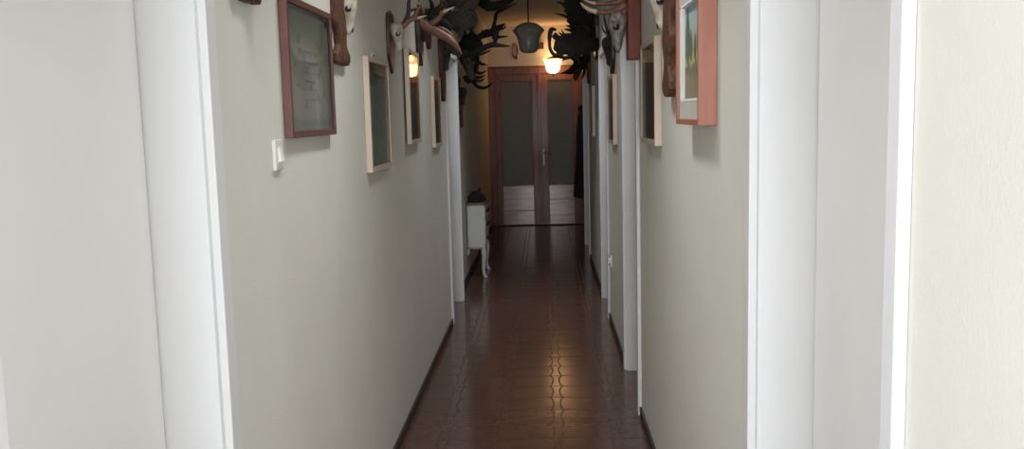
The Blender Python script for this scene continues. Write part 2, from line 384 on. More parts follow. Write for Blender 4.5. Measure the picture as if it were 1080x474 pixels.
def side_door(n, side, a, b, label, handle_near=True, cw=.05):
    """white lined doorway with a flush leaf set back in the wall"""
    x = XL if side < 0 else XR; s = side
    d = thing('door_%d' % n, label, 'door', (x, (a+b)/2, 0), kind='structure')
    j = .022; cx = x - s*.018
    mb = MB()
    mb.box(x-s*.001, x+s*T, a, a+j, 0, HD, .0015); mb.box(x-s*.001, x+s*T, b-j, b, 0, HD, .0015); mb.box(x-s*.001, x+s*T, a, b, HD-j, HD, .0015)
    for y0, y1 in ((a+j, a+j+.012), (b-j-.012, b-j)): mb.box(x+s*.163, x+s*.21, y0, y1, 0, HD-j)   # stop behind the leaf
    mb.box(x+s*.163, x+s*.21, a+j, b-j, HD-j-.012, HD-j)
    mb.build('frame_lining', M['white'], d)
    mb = MB()
    mb.box(x, cx, a-cw, a+.006, 0, HD+cw, .003); mb.box(x, cx, b-.006, b+cw, 0, HD+cw, .003); mb.box(x, cx, a-cw, b+cw, HD-.006, HD+cw, .003)
    mb.build('casing', M['white'], d)
    g = .0035
    lf = MB().box(x+s*.120, x+s*.160, a+j+g, b-j-g, .006, HD-j-g, .002).build('leaf', M['leaf'], d)
    hy = a+.085 if handle_near else b-.085; hd = 1 if handle_near else -1; hx = x+s*.120
    mb = MB().box(hx, hx-s*.006, hy-.018, hy+.018, .85, 1.05, .003)
    mb.tube([(hx, hy, 0.98, .009), (hx-s*.045, hy, 0.98, .009)], n=1)
    mb.tube([(hx-s*.045, hy-hd*.005, 0.98, .010), (hx-s*.047, hy+hd*.06, 0.982, .009), (hx-s*.042, hy+hd*.11, 0.978, .008)], n=4)
    mb.build('handle', M['chrome'], lf, smooth=False)
    return d
side_door(1, -1, *LEFT[0], 'closed off-white door set deep in white lining, nearest on the left')
side_door(2, 1, *RIGHT[0], 'closed off-white door set deep in white lining, nearest on the right', True, .036)
side_door(3, 1, *RIGHT[1], 'white doorway on the right below the red-brown plaque, second from the viewer', False)
side_door(4, -1, *LEFT[1], 'white doorway on the left just before the white commode', False)
side_door(5, 1, *RIGHT[2], 'white doorway on the right between two pale framed pictures, third from the viewer', False)
side_door(6, 1, *RIGHT[3], 'narrow white doorway farthest along the right wall, beside the dark coat', False)

# --------------------------------------------------- double door at the end
dd = thing('door_7', 'reddish brown double door with ribbed glass panels closing the far end', 'door', (-.085, 12.18, 0), kind='structure')
fy0, fy1 = 12.145, 12.26
mb = MB()
mb.box(DX0, DX0+.088, fy0, fy1, 0, DH, .006); mb.box(DX1-.056, DX1, fy0, fy1, 0, DH, .006); mb.box(DX0+.088, DX1-.056, fy0+.002, fy1, DH-.09, DH, .004)
mb.box(DX0, DX1, fy0-.012, YE-.002, DH-.0, DH+.014, .004)
mb.build('door_frame', M['wood_door'], dd)
MB().box(DX0, DX1, 12.12, 12.28, 0, .006).build('threshold', M['gap'], dd)
LX0, LX1, MID, LH = DX0+.090, DX1-.058, -.055, DH-.093
def dleaf(x0, x1, sl, sr, seams, handle):
    ly0, ly1 = 12.165, 12.215; z0 = .008
    mb = MB(); gz0, gz1 = .548, 1.955
    mb.box(x0, x0+sl, ly0, ly1, z0, LH, .004); mb.box(x1-sr, x1, ly0, ly1, z0, LH, .004)
    mb.box(x0+sl, x1-sr, ly0, ly1, gz1, LH, .003)
    o = mb.build('leaf', M['wood_door'], dd)
    # horizontal boards of the lower field
    mb = MB(); zs = [z0] + seams + [gz0]
    for k in range(len(zs)-1): mb.box(x0+sl, x1-sr, ly0+(.008 if k else .003), ly1-.01, zs[k]+.003, zs[k+1]-.003, .005)
    mb.box(x0+sl, x1-sr, ly0+.022, ly1-.005, z0, gz0)
    mb.build('lower_boards', M['wood_boards'], o)
    # moulding round the glass
    mb = MB(); b = .014
    for q in ((x0+sl, x1-sr, gz0, gz0+b), (x0+sl, x1-sr, gz1-b, gz1), (x0+sl, x0+sl+b, gz0, gz1), (x1-sr-b, x1-sr, gz0, gz1)):
        mb.box(q[0], q[1], ly0+.006, ly0+.03, q[2], q[3], .004)
    mb.build('glass_bead', M['wood_door'], o)
    MB().box(x0+sl, x1-sr, ly0+.022, ly0+.030, gz0, gz1).build('ribbed_glass', M['rib_glass'], o)
    if handle:
        hx = x0+.035
        mb = MB().box(hx-.012, hx+.012, ly0, ly0-.007, .82, 1.04, .003)
        mb.tube([(hx, ly0, .985, .009), (hx, ly0-.05, .985, .009)], n=1)
        mb.tube([(hx-.006, ly0-.05, .985, .011), (hx+.05, ly0-.053, .985, .010), (hx+.105, ly0-.048, .978, .008)], n=4)
        mb.tube([(hx, ly0-.004, .87, .008), (hx, ly0-.012, .87, .008)], n=1)
        mb.build('handle', M['chrome'], o)
    return o
dleaf(LX0, MID-.002, .07, .10, [.209], False); dleaf(MID+.002, LX1, .10, .08, [.356], True)
MB().box(MID-.03, MID+.012, 12.148, 12.168, .008, LH, .006).build('centre_strip', M['wood_door'], dd)

# ------------------------------------------------------------ picture frames
def picture(name, label, side, y0, y1, z0, z1, depth, border, fmat, pmat, mat_w=0, group=None, yaw=0, recess=.4, extras=None, glass=True, hanger=False, mat_t=.003):
    x = XL if side < 0 else XR; s = -side                      # s: outwards from the wall
    root = thing(name, label, 'picture', (x, (y0+y1)/2, z0), group)
    piv = (x + s*depth, y1, z0)
    def fin(mb, nm, mt, par, **k):
        if yaw: mb.rotz(piv, yaw)
        return mb.build(nm, mt, par, **k)
    X0, X1 = x+s*.001, x+s*depth
    mb = MB()
    mb.box(X0, X1, y0, y0+border, z0, z1, .0015); mb.box(X0, X1, y1-border, y1, z0, z1, .0015)
    mb.box(X0, X1, y0+border, y1-border, z0, z0+border, .0015); mb.box(X0, X1, y0+border, y1-border, z1-border, z1, .0015)
    fr = fin(mb, 'frame', fmat, root)
    iy0, iy1, iz0, iz1 = y0+border, y1-border, z0+border, z1-border
    xp = x + s*depth*recess
    fin(MB().box(X0, xp-s*.004, iy0, iy1, iz0, iz1), 'backing', M['dark_box'], root)
    if mat_w:
        mw = mat_w if hasattr(mat_w, '__len__') else (mat_w,)*4     # near, far, bottom, top
        a0, a1, b0, b1 = iy0+mw[0], iy1-mw[1], iz0+mw[2], iz1-mw[3]
        mb = MB(); xm = xp+s*mat_t
        for q in ((iy0, a0, iz0, iz1), (a1, iy1, iz0, iz1), (a0, a1, iz0, b0), (a0, a1, b1, iz1)): mb.box(xp-s*.004, xm, *q)
        fin(mb, 'mount_board', M['mat'], root)
        mb = MB(); e = .006
        for q in ((a0-.001, a0+e, b0, b1), (a1-e*1.5, a1+.001, b0, b1), (a0, a1, b0-.001, b0+e), (a0, a1, b1-e, b1+.001)): mb.box(xp-s*.003, xm+s*.001, *q)
        fin(mb, 'mount_bevel', M['white_bevel'], root)
    else: a0, a1, b0, b1 = iy0, iy1, iz0, iz1
    pic = fin(MB().box(xp-s*.004, xp, a0, a1, b0, b1), 'print', pmat, root)
    if extras: extras(root, pic, xp, s, a0, a1, b0, b1, fin)
    if glass: fin(MB().box(x+s*(depth*.80), x+s*(depth*.80+.002), iy0, iy1, iz0, iz1), 'glass', M['pane'], root)
    if hanger:
        yc = (y0+y1)/2-.03; mb = MB().box(X0, x+s*.006, yc-.022, yc+.022, z1-.004, z1+.026, .003)
        hg = fin(mb, 'hanger_tab', M['plastic'], root)
        fin(MB().lathe((x+s*.006, yc, z1+.013), [(.004, 0), (.004, s*.004)], 10, 'X'), 'nail_head', M['black_metal'], hg)
    return root

def cert(root, pic, xp, s, a0, a1, b0, b1, fin):
    mb = MB(); w = .022; xx = xp+s*.0008
    for q in ((a0+.012, a0+.012+w, b0+.012, b1-.012), (a1-.012-w, a1-.012, b0+.012, b1-.012), (a0+.012, a1-.012, b0+.012, b0+.03), (a0+.012, a1-.012, b1-.03, b1-.012)): mb.box(xp-s*.001, xx, *q)
    fin(mb, 'printed_border', M['pic_border'], pic)
    rnd = random.Random(3); z = b1-.12
    while z > b0+.07:
        l = rnd.uniform(.10, .24); yc = (a0+a1)/2+rnd.uniform(-.02, .02); h = rnd.choice((.004, .004, .008))
        pts = [(xp-s*.001, yc-l/2+l*k/8, z-h*rnd.uniform(.2, .6)) for k in range(9)]+[(xp-s*.001, yc+l/2-l*k/8, z+h*rnd.uniform(.2, .6)) for k in range(9)]
        fin(MB().prism(pts, (s*.0018, 0, 0)), 'faded_line', M['pic_ink'], pic); z -= rnd.uniform(.022, .034)
def trees(root, pic, xp, s, a0, a1, b0, b1, fin):
    H = b1-b0; Wd = a1-a0
    for yc, w, zb, zt in ((.80, .30, .38, .98), (.62, .16, .40, .74), (.20, .26, .38, .93), (.40, .14, .40, .68)):
        pts = []
        for k in range(14):
            t = k/13; pts.append((xp-s*.0005, a0+Wd*(yc-.5*w*math.sin(PI*min(1, t*1.02))**.7*(1-.5*t)), b0+H*(zb+(zt-zb)*t)))
        for k in range(12, 0, -1):
            t = k/13; pts.append((xp-s*.0005, a0+Wd*(yc+.5*w*math.sin(PI*t)**.7*(1-.5*t)), b0+H*(zb+(zt-zb)*t)))
        fin(MB().prism(pts, (s*.0013, 0, 0)), 'painted_tree', M['pic_tree'], pic)

picture('framed_certificate', 'large reddish brown framed certificate on the left wall above the light switch', -1, 2.415, 2.93, 1.452, 1.836, .024, .018, M['frame_brown'], M['pic_cert'], extras=cert, recess=.5)
GL, GR = 'pale framed prints on the left wall', 'pale framed prints on the right wall'
picture('framed_print', 'largest pale framed print on the left wall with blue flowers and hanger tab', -1, 3.515, 3.985, 1.288, 1.742, .024, .020, M['frame_cream'], M['pic_bot'], hanger=True, group=GL, recess=.25)
picture('framed_print', 'pale framed print on the left wall whose glass reflects the lit lamp', -1, 4.53, 4.965, 1.366, 1.846, .024, .020, M['frame_cream'], M['pic_black'], group=GL, yaw=.019, recess=.25)
picture('framed_print', 'smallest pale framed print on the left wall, closest to the commode', -1, 5.60, 5.975, 1.312, 1.753, .024, .020, M['frame_cream'], M['pic_black'], group=GL, recess=.25)
picture('framed_painting', 'landscape painting with cypress trees in deep orange-brown frame, nearest on right wall', 1, 2.405, 2.81, 1.460, 1.875, .050, .016, M['frame_red'], M['pic_land'], mat_w=(.03, .022, .052, .052), mat_t=.012, glass=False, extras=trees, recess=.58)
picture('framed_print', 'pale framed dark brown print on the right wall, just before the second doorway', 1, 3.53, 4.04, 1.366, 1.790, .028, .022, M['frame_cream'], M['pic_brown'], group=GR, recess=.25)
picture('framed_print', 'narrow looking pale framed print on right wall between second and third doorways', 1, 5.66, 6.13, 1.300, 1.735, .028, .022, M['frame_cream'], M['pic_brown'], group=GR, recess=.25)
picture('framed_print', 'farthest pale framed print on right wall beyond the third doorway', 1, 8.10, 8.60, 1.295, 1.74, .028, .022, M['frame_cream'], M['pic_brown'], group=GR, recess=.25)

# --------------------------------------------------------------- switch, socket
sw = thing('light_switch', 'white rocker light switch on the left wall below the certificate', 'light switch', (XL, 2.33, 1.372))
MB().box(XL, XL+.010, 2.294, 2.364, 1.372, 1.452, .003).build('plate', M['plastic'], sw)
mb = MB(); mb.prism([(XL+.010, 2.318, 1.392), (XL+.020, 2.318, 1.396), (XL+.012, 2.318, 1.432), (XL+.010, 2.318, 1.432)], (0, .024, 0)); mb.build('rocker', M['white_bevel'], sw)
so = thing('wall_socket', 'small white socket low on right wall just before the third doorway', 'socket', (XR, 6.28, .42))
MB().box(XR, XR-.012, 6.245, 6.315, .42, .50, .003).build('plate', M['plastic'], so)
MB().lathe((XR-.010, 6.28, .46), [(.026, 0), (.026, -.016), (.020, -.016), (.019, -.004)], 18, 'X').build('round_insert', M['white_bevel'], so)

# -------------------------------------------------------------------- trophies
def plaque_shield(mb, x, s, y0, y1, z0, z1, t, kind):
    """outline on the wall plane, extruded outwards"""
    W, H = y1-y0, z1-z0
    if kind == 'shield':  prof = [(0, 0), (.06, .13), (.16, .32), (.30, .44), (.50, .49), (.72, .50), (.88, .46), (.95, .38), (.97, .22), (1, 0)]
    elif kind == 'oval':  prof = [(0, 0), (.02, .16), (.08, .30), (.2, .43), (.4, .5), (.6, .5), (.8, .43), (.92, .30), (.98, .16), (1, 0)]
    elif kind == 'leaf':  prof = [(0, 0), (.005, .26), (.05, .46), (.10, .47), (.14, .36), (.19, .24), (.25, .25), (.32, .40), (.38, .46), (.43, .40), (.50, .42), (.60, .50), (.70, .48), (.78, .36), (.86, .40), (.93, .28), (1, 0)]
    elif kind == 'lobed': prof = [(0, .04), (.0, .16), (.03, .20), (.04, .24), (.015, .30), (.0, .42), (.05, .49), (.16, .47), (.3, .5), (.7, .5), (.85, .42), (.95, .28), (1, 0)]
    elif kind == 'slim':  prof = [(0, 0), (.06, .12), (.20, .26), (.36, .34), (.52, .46), (.7, .5), (.9, .44), (1, .16), (1, 0)]
    elif kind == 'stump': prof = [(.02, 0), (0, .14), (.005, .34), (.03, .46), (.09, .48), (.12, .36), (.16, .24), (.22, .25), (.30, .37), (.40, .42), (.5, .40), (.6, .46), (.7, .5), (.8, .5), (.9, .44), (1, .3), (1, 0)]
    else:                 prof = [(0, .5), (1, .5)]
    yc = (y0+y1)/2
    pts = [(yc-w*W, z0+v*H) for v, w in prof] + [(yc+w*W, z0+v*H) for v, w in reversed(prof) if w > 0]
    clean = [pts[0]]
    for p in pts[1:]:
        if abs(p[0]-clean[-1][0])+abs(p[1]-clean[-1][1]) > 1e-5: clean.append(p)
    mb.prism([(x+s*.001, p[0], p[1]) for p in clean], (s*t, 0, 0))
    return mb
def skull(root, top, axis, n, L, wide, mat, nosehole=True):
    """loft of ellipses from the crown (top) along axis; n = direction the forehead faces"""
    ax = Vector(axis).normalized(); n = Vector(n); n = (n-ax*n.dot(ax)).normalized(); sd = ax.cross(n)
    prof = [(0, .10, .08), (.03, .22, .20), (.12, .31, .27), (.22, .32, .28), (.32, .37, .27), (.40, .40, .25), (.47, .34, .22), (.56, .25, .19), (.68, .19, .16), (.80, .15, .13), (.90, .13, .10), (.97, .10, .06), (1, .04, .03)]
    mb = MB(); rg = []
    for t, w, d in prof:
        c = Vector(top)+ax*(t*L)+n*(.02*L)
        rg.append([c+sd*(math.cos(2*PI*k/16)*w*L*wide)+n*(math.sin(2*PI*k/16)*d*L*(1 if math.sin(2*PI*k/16) > 0 else .7)) for k in range(16)])
    mb.rings(rg)
    for q in (-1, 1):                                          # brow arches
        c = Vector(top)+ax*(.36*L)
        mb.tube([(*(c+sd*(q*.24*L*wide)+n*(.18*L)-ax*(.10*L)), .045*L), (*(c+sd*(q*.41*L*wide)+n*(.13*L)), .04*L), (*(c+sd*(q*.34*L*wide)+n*(.10*L)+ax*(.12*L)), .03*L)], n=4)
    o = mb.build('skull', mat, root, smooth=True)
    for q in (-1, 1):
        c = Vector(top)+ax*(.40*L)+sd*(q*.345*L*wide)+n*(.10*L)
        MB().ball(c, .085*L).build('eye_socket', M['socket'], o, smooth=True)
    if nosehole:
        c = Vector(top)+ax*(.86*L)+n*(.10*L)
        MB().tube([(*(c-ax*.07*L), .022*L), (*c, .05*L), (*(c+ax*.08*L), .03*L)], n=4).build('nose_opening', M['socket'], o, smooth=True)
    return o
def trophy(label, side, y0, y1, z0, z1, t, kind, pmat, bmat=None, L=.2, wide=1, sk=None, group=None, out=.28, up=.78, emb=.19):
    x = (XL2 if y0 > 7.3 else XL) if side < 0 else XR; s = -side
    root = thing('antler_trophy', label, 'antler trophy', (x, (y0+y1)/2, z0), group or ('antler trophies on the left wall' if side < 0 else 'antler trophies on the right wall'))
    plaque_shield(MB(), x, s, y0, y1, z0, z1, t, kind).build('plaque', pmat, root, bevel=min(.006, t*.25))
    if bmat:
        yc = (y0+y1)/2 if sk is None else sk[0]; zt = z0+(z1-z0)*up if sk is None else sk[1]
        top = Vector((x+s*(t+emb*L), yc, zt))
        skull(root, top, (s*out, 0, -1), (s, 0, .3), L, wide, bmat)
        root['_top'] = tuple(top)
    return root
def top_of(r):
    v = Vector(r['_top']); del r['_top']; return v
def antler(root, strands, mats, name='antler', rough=.12):
    """strands: list of dicts/tuples (points, tipshare, flat)"""
    mb = MB()
    for st in strands:
        pts, tip, flat = st[0], (st[1] if len(st) > 1 else 0), (st[2] if len(st) > 2 else None)
        mb.tube(pts, seg=10, n=5, tip=tip, flat=(Vector(flat) if flat else None), thin=(.22 if flat else None), rough=(.3 if flat else rough))
    return mb.build(name, mats, root, smooth=True)
def px(y, *pts):
    """pixel strand (px, py, radius_px[, dy]) at distance y"""
    out = []
    for p in pts:
        yy = y+(p[3] if len(p) > 3 else 0); v = at(p[0], p[1], yy); out.append((v.x, v.y, v.z, p[2]*yy/F))
    return out
def roe_antlers(root, top, side, h, mats, spread=.05, r=.011, lean=.12):
    s = -side; top = Vector(top)
    for q in (-1, 1):
        b = top+Vector((s*.012, q*.022, -.006)); mid = b+Vector((s*lean*.4*h/.2, q*spread, .45*h)); tp = b+Vector((s*lean*.5, q*(spread+.01), h))
        st = [([(*b, r*1.5), (*(b+Vector((0, q*.006, .012))), r*1.55), (*(b+Vector((s*.01, q*.02, .05))), r), (*mid, r*.85), (*tp, r*.15)], .15)]
        st.append(([(*mid, r*.7), (*(mid+Vector((s*.045, q*.01, .03))), r*.5), (*(mid+Vector((s*.065, q*.012, .06))), r*.12)], .35))
        u = mid.lerp(tp, .5); st.append(([(*u, r*.6), (*(u+Vector((-s*.03, q*.012, .025))), r*.4), (*(u+Vector((-s*.045, q*.015, .055))), r*.1)], .35))
        antler(root, st, mats)

AR, AD, AB, AG = [M['ant_red'], M['tip']], [M['ant_backlit'], M['ant_brown']], [M['ant_brown'], M['tip']], [M['ant_grey'], M['tip']]

# left wall, from the viewer onwards
r = trophy('brown carved plaque peeping in at the top edge left of the certificate', -1, 2.035, 2.20, 1.776, 2.12, .028, 'lobed', M['plq_brown'], M['bone'], .19, up=.8); roe_antlers(r, top_of(r), -1, .20, AR)
r = trophy('leaf-shaped brown carved plaque with pale skull, right of the certificate', -1, 3.0, 3.20, 1.682, 2.12, .024, 'stump', M['plq_brown'], M['bone'], .14, sk=(3.16, 1.93), out=.04, wide=.7, emb=-.02); roe_antlers(r, top_of(r), -1, .21, AR)
r = trophy('cream skull with red-brown antlers on thin dark shield above the pale flower print', -1, 4.08, 4.24, 1.70, 1.985, .014, 'shield', M['plq_dark'], M['bone'], .14, sk=(4.16, 1.93), out=.12, wide=.9, emb=.1); t = top_of(r)
antler(r, [(px(4.15, (420, 31, 3), (425, 28, 2.8), (431, 22, 2.6), (437, 18, 2.4), (440, 11, 1.7), (437, 4, .5)), .12), (px(4.15, (433, 21, 2.2), (441, 19, 1.7), (450, 16.5, .5)), .5), (px(4.15, (440, 11, 1.4), (444, 6, 1), (447, 6, .4)), .3)], AR)
antler(r, [(px(4.28, (423, 29, 2.6), (428, 22, 2.6), (431, 12, 2.4), (431, 2, 1.8), (434, -8, .6)), .1), (px(4.28, (431, 12, 1.7), (437, 10, 1.2), (440, 9, .4)), .3)], [M['ant_brown'], M['ant_red']])
r = trophy('slim glossy black plaque carrying the thick red-brown antler, above lamp-reflecting print', -1, 5.01, 5.17, 1.782, 2.12, .030, 'slim', M['plq_dark'], M['bone_shaded'], .13, out=.05, wide=.7, emb=0); t = top_of(r)
antler(r, [(px(5.05, (433, 22, 3, .05), (438, 22, 4.8), (449, 28, 5), (461, 34, 4.8), (472, 40, 4.2), (480, 47, 3), (486, 55, 1)), 0), (px(5.05, (452, 27, 3.4), (461, 21, 3), (468, 13, 2), (478, 8, .6)), .35), (px(5.05, (462, 28, 1.3), (473, 34, 1.3), (481, 46, 1.1), (487, 57, .4)), .3)], AR)
antler(r, [(px(5.22, (440, 20, 4), (452, 20, 4.6), (464, 22, 4.6), (472, 27, 3.4), (476, 33, 1)), 0), (px(5.22, (452, 20, 3.4), (456, 8, 2.6), (452, -4, 1)), 0), (px(5.22, (441, 18, 3), (438, 6, 2.4), (444, -4, .8)), 0)], [M['ant_backlit'], M['ant_brown']])
r = trophy('small reddish plaque behind the thick red-brown antler, above the smallest left print', -1, 5.44, 5.58, 1.905, 2.15, .024, 'shield', M['plq_brown'], M['bone_shaded'], .14); roe_antlers(r, top_of(r), -1, .17, AB)
r = trophy('long tapering brown plaque with broad grey-brown antlers just before the left doorway', -1, 6.07, 6.32, 1.60, 2.06, .028, 'slim', M['plq_brown'], M['bone_shaded'], .15, out=.05, wide=.7, emb=0); t = top_of(r)
FY = (0, 1, 0)
antler(r, [(px(6.1, (466, 14, 3), (474, 19, 8), (484, 22, 11), (494, 22, 9), (502, 21, 3)), 0, FY), (px(6.1, (484, 20, 7), (493, 10, 7), (502, -2, 5), (508, -12, 1.5)), 0, FY), (px(6.1, (494, 10, 2.4), (501, 16, 2.2), (502, 23, 1.8), (498, 31, .6)), 0), (px(6.1, (470, 13, 2), (476, 10, 1.4), (480, 7, .4)), .5), (px(6.1, (480, 26, 5), (486, 34, 4), (484, 40, 1)), 0, FY), (px(6.2, (466, 34, 4), (471, 44, 6), (478, 51, 6), (483, 57, 3), (486, 60, .6)), 0, FY)], AG)
antler(r, [(px(6.35, (470, 10, 3), (480, 4, 6), (492, -4, 8), (500, -14, 4)), 0, FY), (px(6.35, (476, 6, 2.5), (470, -4, 2), (472, -12, .5)), 0)], AB)
r = trophy('silhouetted black many-pointed antlers reaching over the corridor beside the left doorway top', -1, 7.36, 7.62, 1.74, 2.12, .030, 'shield', M['plq_dark'], M['bone_shaded'], .26); t = top_of(r)
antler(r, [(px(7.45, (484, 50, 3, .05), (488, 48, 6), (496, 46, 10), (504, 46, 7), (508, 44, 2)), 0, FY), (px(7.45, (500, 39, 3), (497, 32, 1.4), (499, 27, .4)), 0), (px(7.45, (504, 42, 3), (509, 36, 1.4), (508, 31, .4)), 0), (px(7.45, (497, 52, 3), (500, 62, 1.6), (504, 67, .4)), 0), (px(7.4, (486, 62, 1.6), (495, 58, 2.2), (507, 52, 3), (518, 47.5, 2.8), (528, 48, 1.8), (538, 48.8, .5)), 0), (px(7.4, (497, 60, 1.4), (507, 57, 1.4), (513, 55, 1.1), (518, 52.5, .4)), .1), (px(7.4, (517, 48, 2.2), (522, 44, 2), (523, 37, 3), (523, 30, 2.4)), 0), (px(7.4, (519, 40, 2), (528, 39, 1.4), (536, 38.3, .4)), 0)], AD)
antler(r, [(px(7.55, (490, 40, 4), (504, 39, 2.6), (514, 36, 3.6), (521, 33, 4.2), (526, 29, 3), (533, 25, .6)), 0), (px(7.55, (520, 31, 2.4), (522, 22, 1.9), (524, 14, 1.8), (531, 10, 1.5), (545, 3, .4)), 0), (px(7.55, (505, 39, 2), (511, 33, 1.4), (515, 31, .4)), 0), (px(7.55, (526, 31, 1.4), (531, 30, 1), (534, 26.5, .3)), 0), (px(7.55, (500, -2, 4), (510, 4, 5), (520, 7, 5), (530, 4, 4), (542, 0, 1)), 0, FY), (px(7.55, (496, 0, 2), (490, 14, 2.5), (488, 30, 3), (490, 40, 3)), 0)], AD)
r = trophy('antlers with upturned dark tines on wavy plaque above the white commode', -1, 7.69, 8.00, 1.40, 1.85, .028, 'leaf', M['plq_dark'], M['bone_shaded'], .16, out=.05, wide=.8, emb=0); t = top_of(r)
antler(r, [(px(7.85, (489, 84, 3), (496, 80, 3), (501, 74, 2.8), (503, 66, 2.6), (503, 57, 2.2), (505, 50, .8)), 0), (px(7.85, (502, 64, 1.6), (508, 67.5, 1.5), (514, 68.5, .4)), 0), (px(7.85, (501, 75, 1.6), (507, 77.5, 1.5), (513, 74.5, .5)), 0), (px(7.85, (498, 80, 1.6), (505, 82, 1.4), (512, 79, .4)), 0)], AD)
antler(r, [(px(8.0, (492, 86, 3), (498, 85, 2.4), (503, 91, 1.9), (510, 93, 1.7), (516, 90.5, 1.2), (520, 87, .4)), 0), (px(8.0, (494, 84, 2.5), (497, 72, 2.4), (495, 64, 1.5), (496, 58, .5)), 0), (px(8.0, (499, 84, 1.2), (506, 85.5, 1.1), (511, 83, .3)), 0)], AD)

# right wall, from the viewer onwards
r = trophy('pale skull on long dark carved plaque beside the landscape painting', 1, 3.055, 3.265, 1.548, 2.08, .034, 'leaf', M['plq_brown'], M['bone'], .17, sk=(3.25, 1.948), out=.0, wide=.7, emb=-.03); roe_antlers(r, top_of(r), 1, .20, AR)
r = trophy('grey skull with pale-tipped orange antlers on deep red-brown plaque over second right doorway', 1, 4.238, 4.338, 1.742, 2.14, .062, 'block', M['plq_red'], M['bone_grey'], .19, sk=(4.29, 1.965), out=.04, wide=.75, emb=.16); t = top_of(r)
antler(r, [(px(4.28, (660, 4, 5), (655, 8, 5), (646, 11.5, 3.2), (634, 13, 2.8), (623, 10.5, 2.3), (616, 6.5, 1.6), (612, 2.5, .4)), .45), (px(4.28, (662, 8, 3), (658, 12, 3), (653, 14, 1)), 0)], AR)
antler(r, [(px(4.36, (661, -3, 4), (655, 1, 4.4), (644, 3.4, 2.6), (632, 4, 2.1), (623, 2.5, 1.4), (616, 0, .4)), .35), (px(4.36, (656, 0, 3.4), (650, -10, 3), (640, -18, 1)), 0)], AR)
r = trophy('dark hunting trophy on the right wall just above the narrow looking print', 1, 5.76, 6.00, 1.745, 2.05, .026, 'shield', M['plq_dark'], M['bone_shaded'], .19, wide=.9, out=.0, emb=-.02); t = top_of(r)
antler(r, [(px(5.85, (646, 58, 3), (642, 50, 1.8), (641, 36, 1.5), (638, 22, 1.2), (636, 10, .4)), 0), (px(5.85, (641, 36, 1.2), (637, 33, 1), (634, 27, .4)), 0)], AB)
antler(r, [(px(5.98, (647, 58, 3), (645, 48, 1.8), (646, 36, 1.6), (643, 22, 1.1), (644, 8, .4)), 0)], AB)
r = trophy('silhouetted black broad-bladed antlers hanging in front of the lit lamp, beyond third right doorway', 1, 7.40, 7.68, 1.93, 2.30, .030, 'shield', M['plq_dark'], M['bone_shaded'], .26); t = top_of(r)
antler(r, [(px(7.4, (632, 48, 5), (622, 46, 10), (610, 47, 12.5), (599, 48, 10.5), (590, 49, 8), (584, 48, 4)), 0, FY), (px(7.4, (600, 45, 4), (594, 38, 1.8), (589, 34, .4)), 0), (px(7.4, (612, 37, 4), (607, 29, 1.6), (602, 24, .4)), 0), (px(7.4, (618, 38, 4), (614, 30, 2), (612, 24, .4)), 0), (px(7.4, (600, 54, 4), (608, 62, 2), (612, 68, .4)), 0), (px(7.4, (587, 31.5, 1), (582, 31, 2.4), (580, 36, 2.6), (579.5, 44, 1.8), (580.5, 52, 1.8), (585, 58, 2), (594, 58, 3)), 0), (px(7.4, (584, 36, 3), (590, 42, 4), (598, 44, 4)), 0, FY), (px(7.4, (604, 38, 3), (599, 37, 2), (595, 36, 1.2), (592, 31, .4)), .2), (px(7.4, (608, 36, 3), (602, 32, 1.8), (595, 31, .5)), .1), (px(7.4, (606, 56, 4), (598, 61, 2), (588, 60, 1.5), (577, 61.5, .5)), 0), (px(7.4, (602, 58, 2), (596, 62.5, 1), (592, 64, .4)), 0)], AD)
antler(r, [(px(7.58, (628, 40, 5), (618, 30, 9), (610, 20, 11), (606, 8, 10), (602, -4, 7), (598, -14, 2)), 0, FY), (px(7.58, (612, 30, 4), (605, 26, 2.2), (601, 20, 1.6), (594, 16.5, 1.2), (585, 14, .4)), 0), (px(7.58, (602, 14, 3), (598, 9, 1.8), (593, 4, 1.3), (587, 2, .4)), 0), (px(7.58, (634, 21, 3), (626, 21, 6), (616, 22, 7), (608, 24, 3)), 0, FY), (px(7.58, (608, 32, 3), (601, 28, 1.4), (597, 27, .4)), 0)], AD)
r = trophy('curved dark antler tines low in front of the double door on the far right', 1, 8.76, 9.00, 1.78, 2.12, .030, 'shield', M['plq_brown'], M['bone_shaded'], .24); t = top_of(r)
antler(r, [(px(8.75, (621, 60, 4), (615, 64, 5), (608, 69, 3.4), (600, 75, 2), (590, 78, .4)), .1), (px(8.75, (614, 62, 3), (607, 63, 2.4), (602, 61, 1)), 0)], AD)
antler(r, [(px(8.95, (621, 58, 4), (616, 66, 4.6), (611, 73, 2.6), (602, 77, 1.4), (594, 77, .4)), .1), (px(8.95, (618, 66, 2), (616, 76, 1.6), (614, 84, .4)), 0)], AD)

# ------------------------------------------------------------------- lamps
def lamp_profile(R):
    return [(.10*R, -.98*R), (.30*R, -.95*R), (.50*R, -.84*R), (.62*R, -.66*R), (.68*R, -.40*R), (.72*R, -.10*R), (.80*R, .16*R), (.93*R, .34*R), (1.02*R, .44*R)]
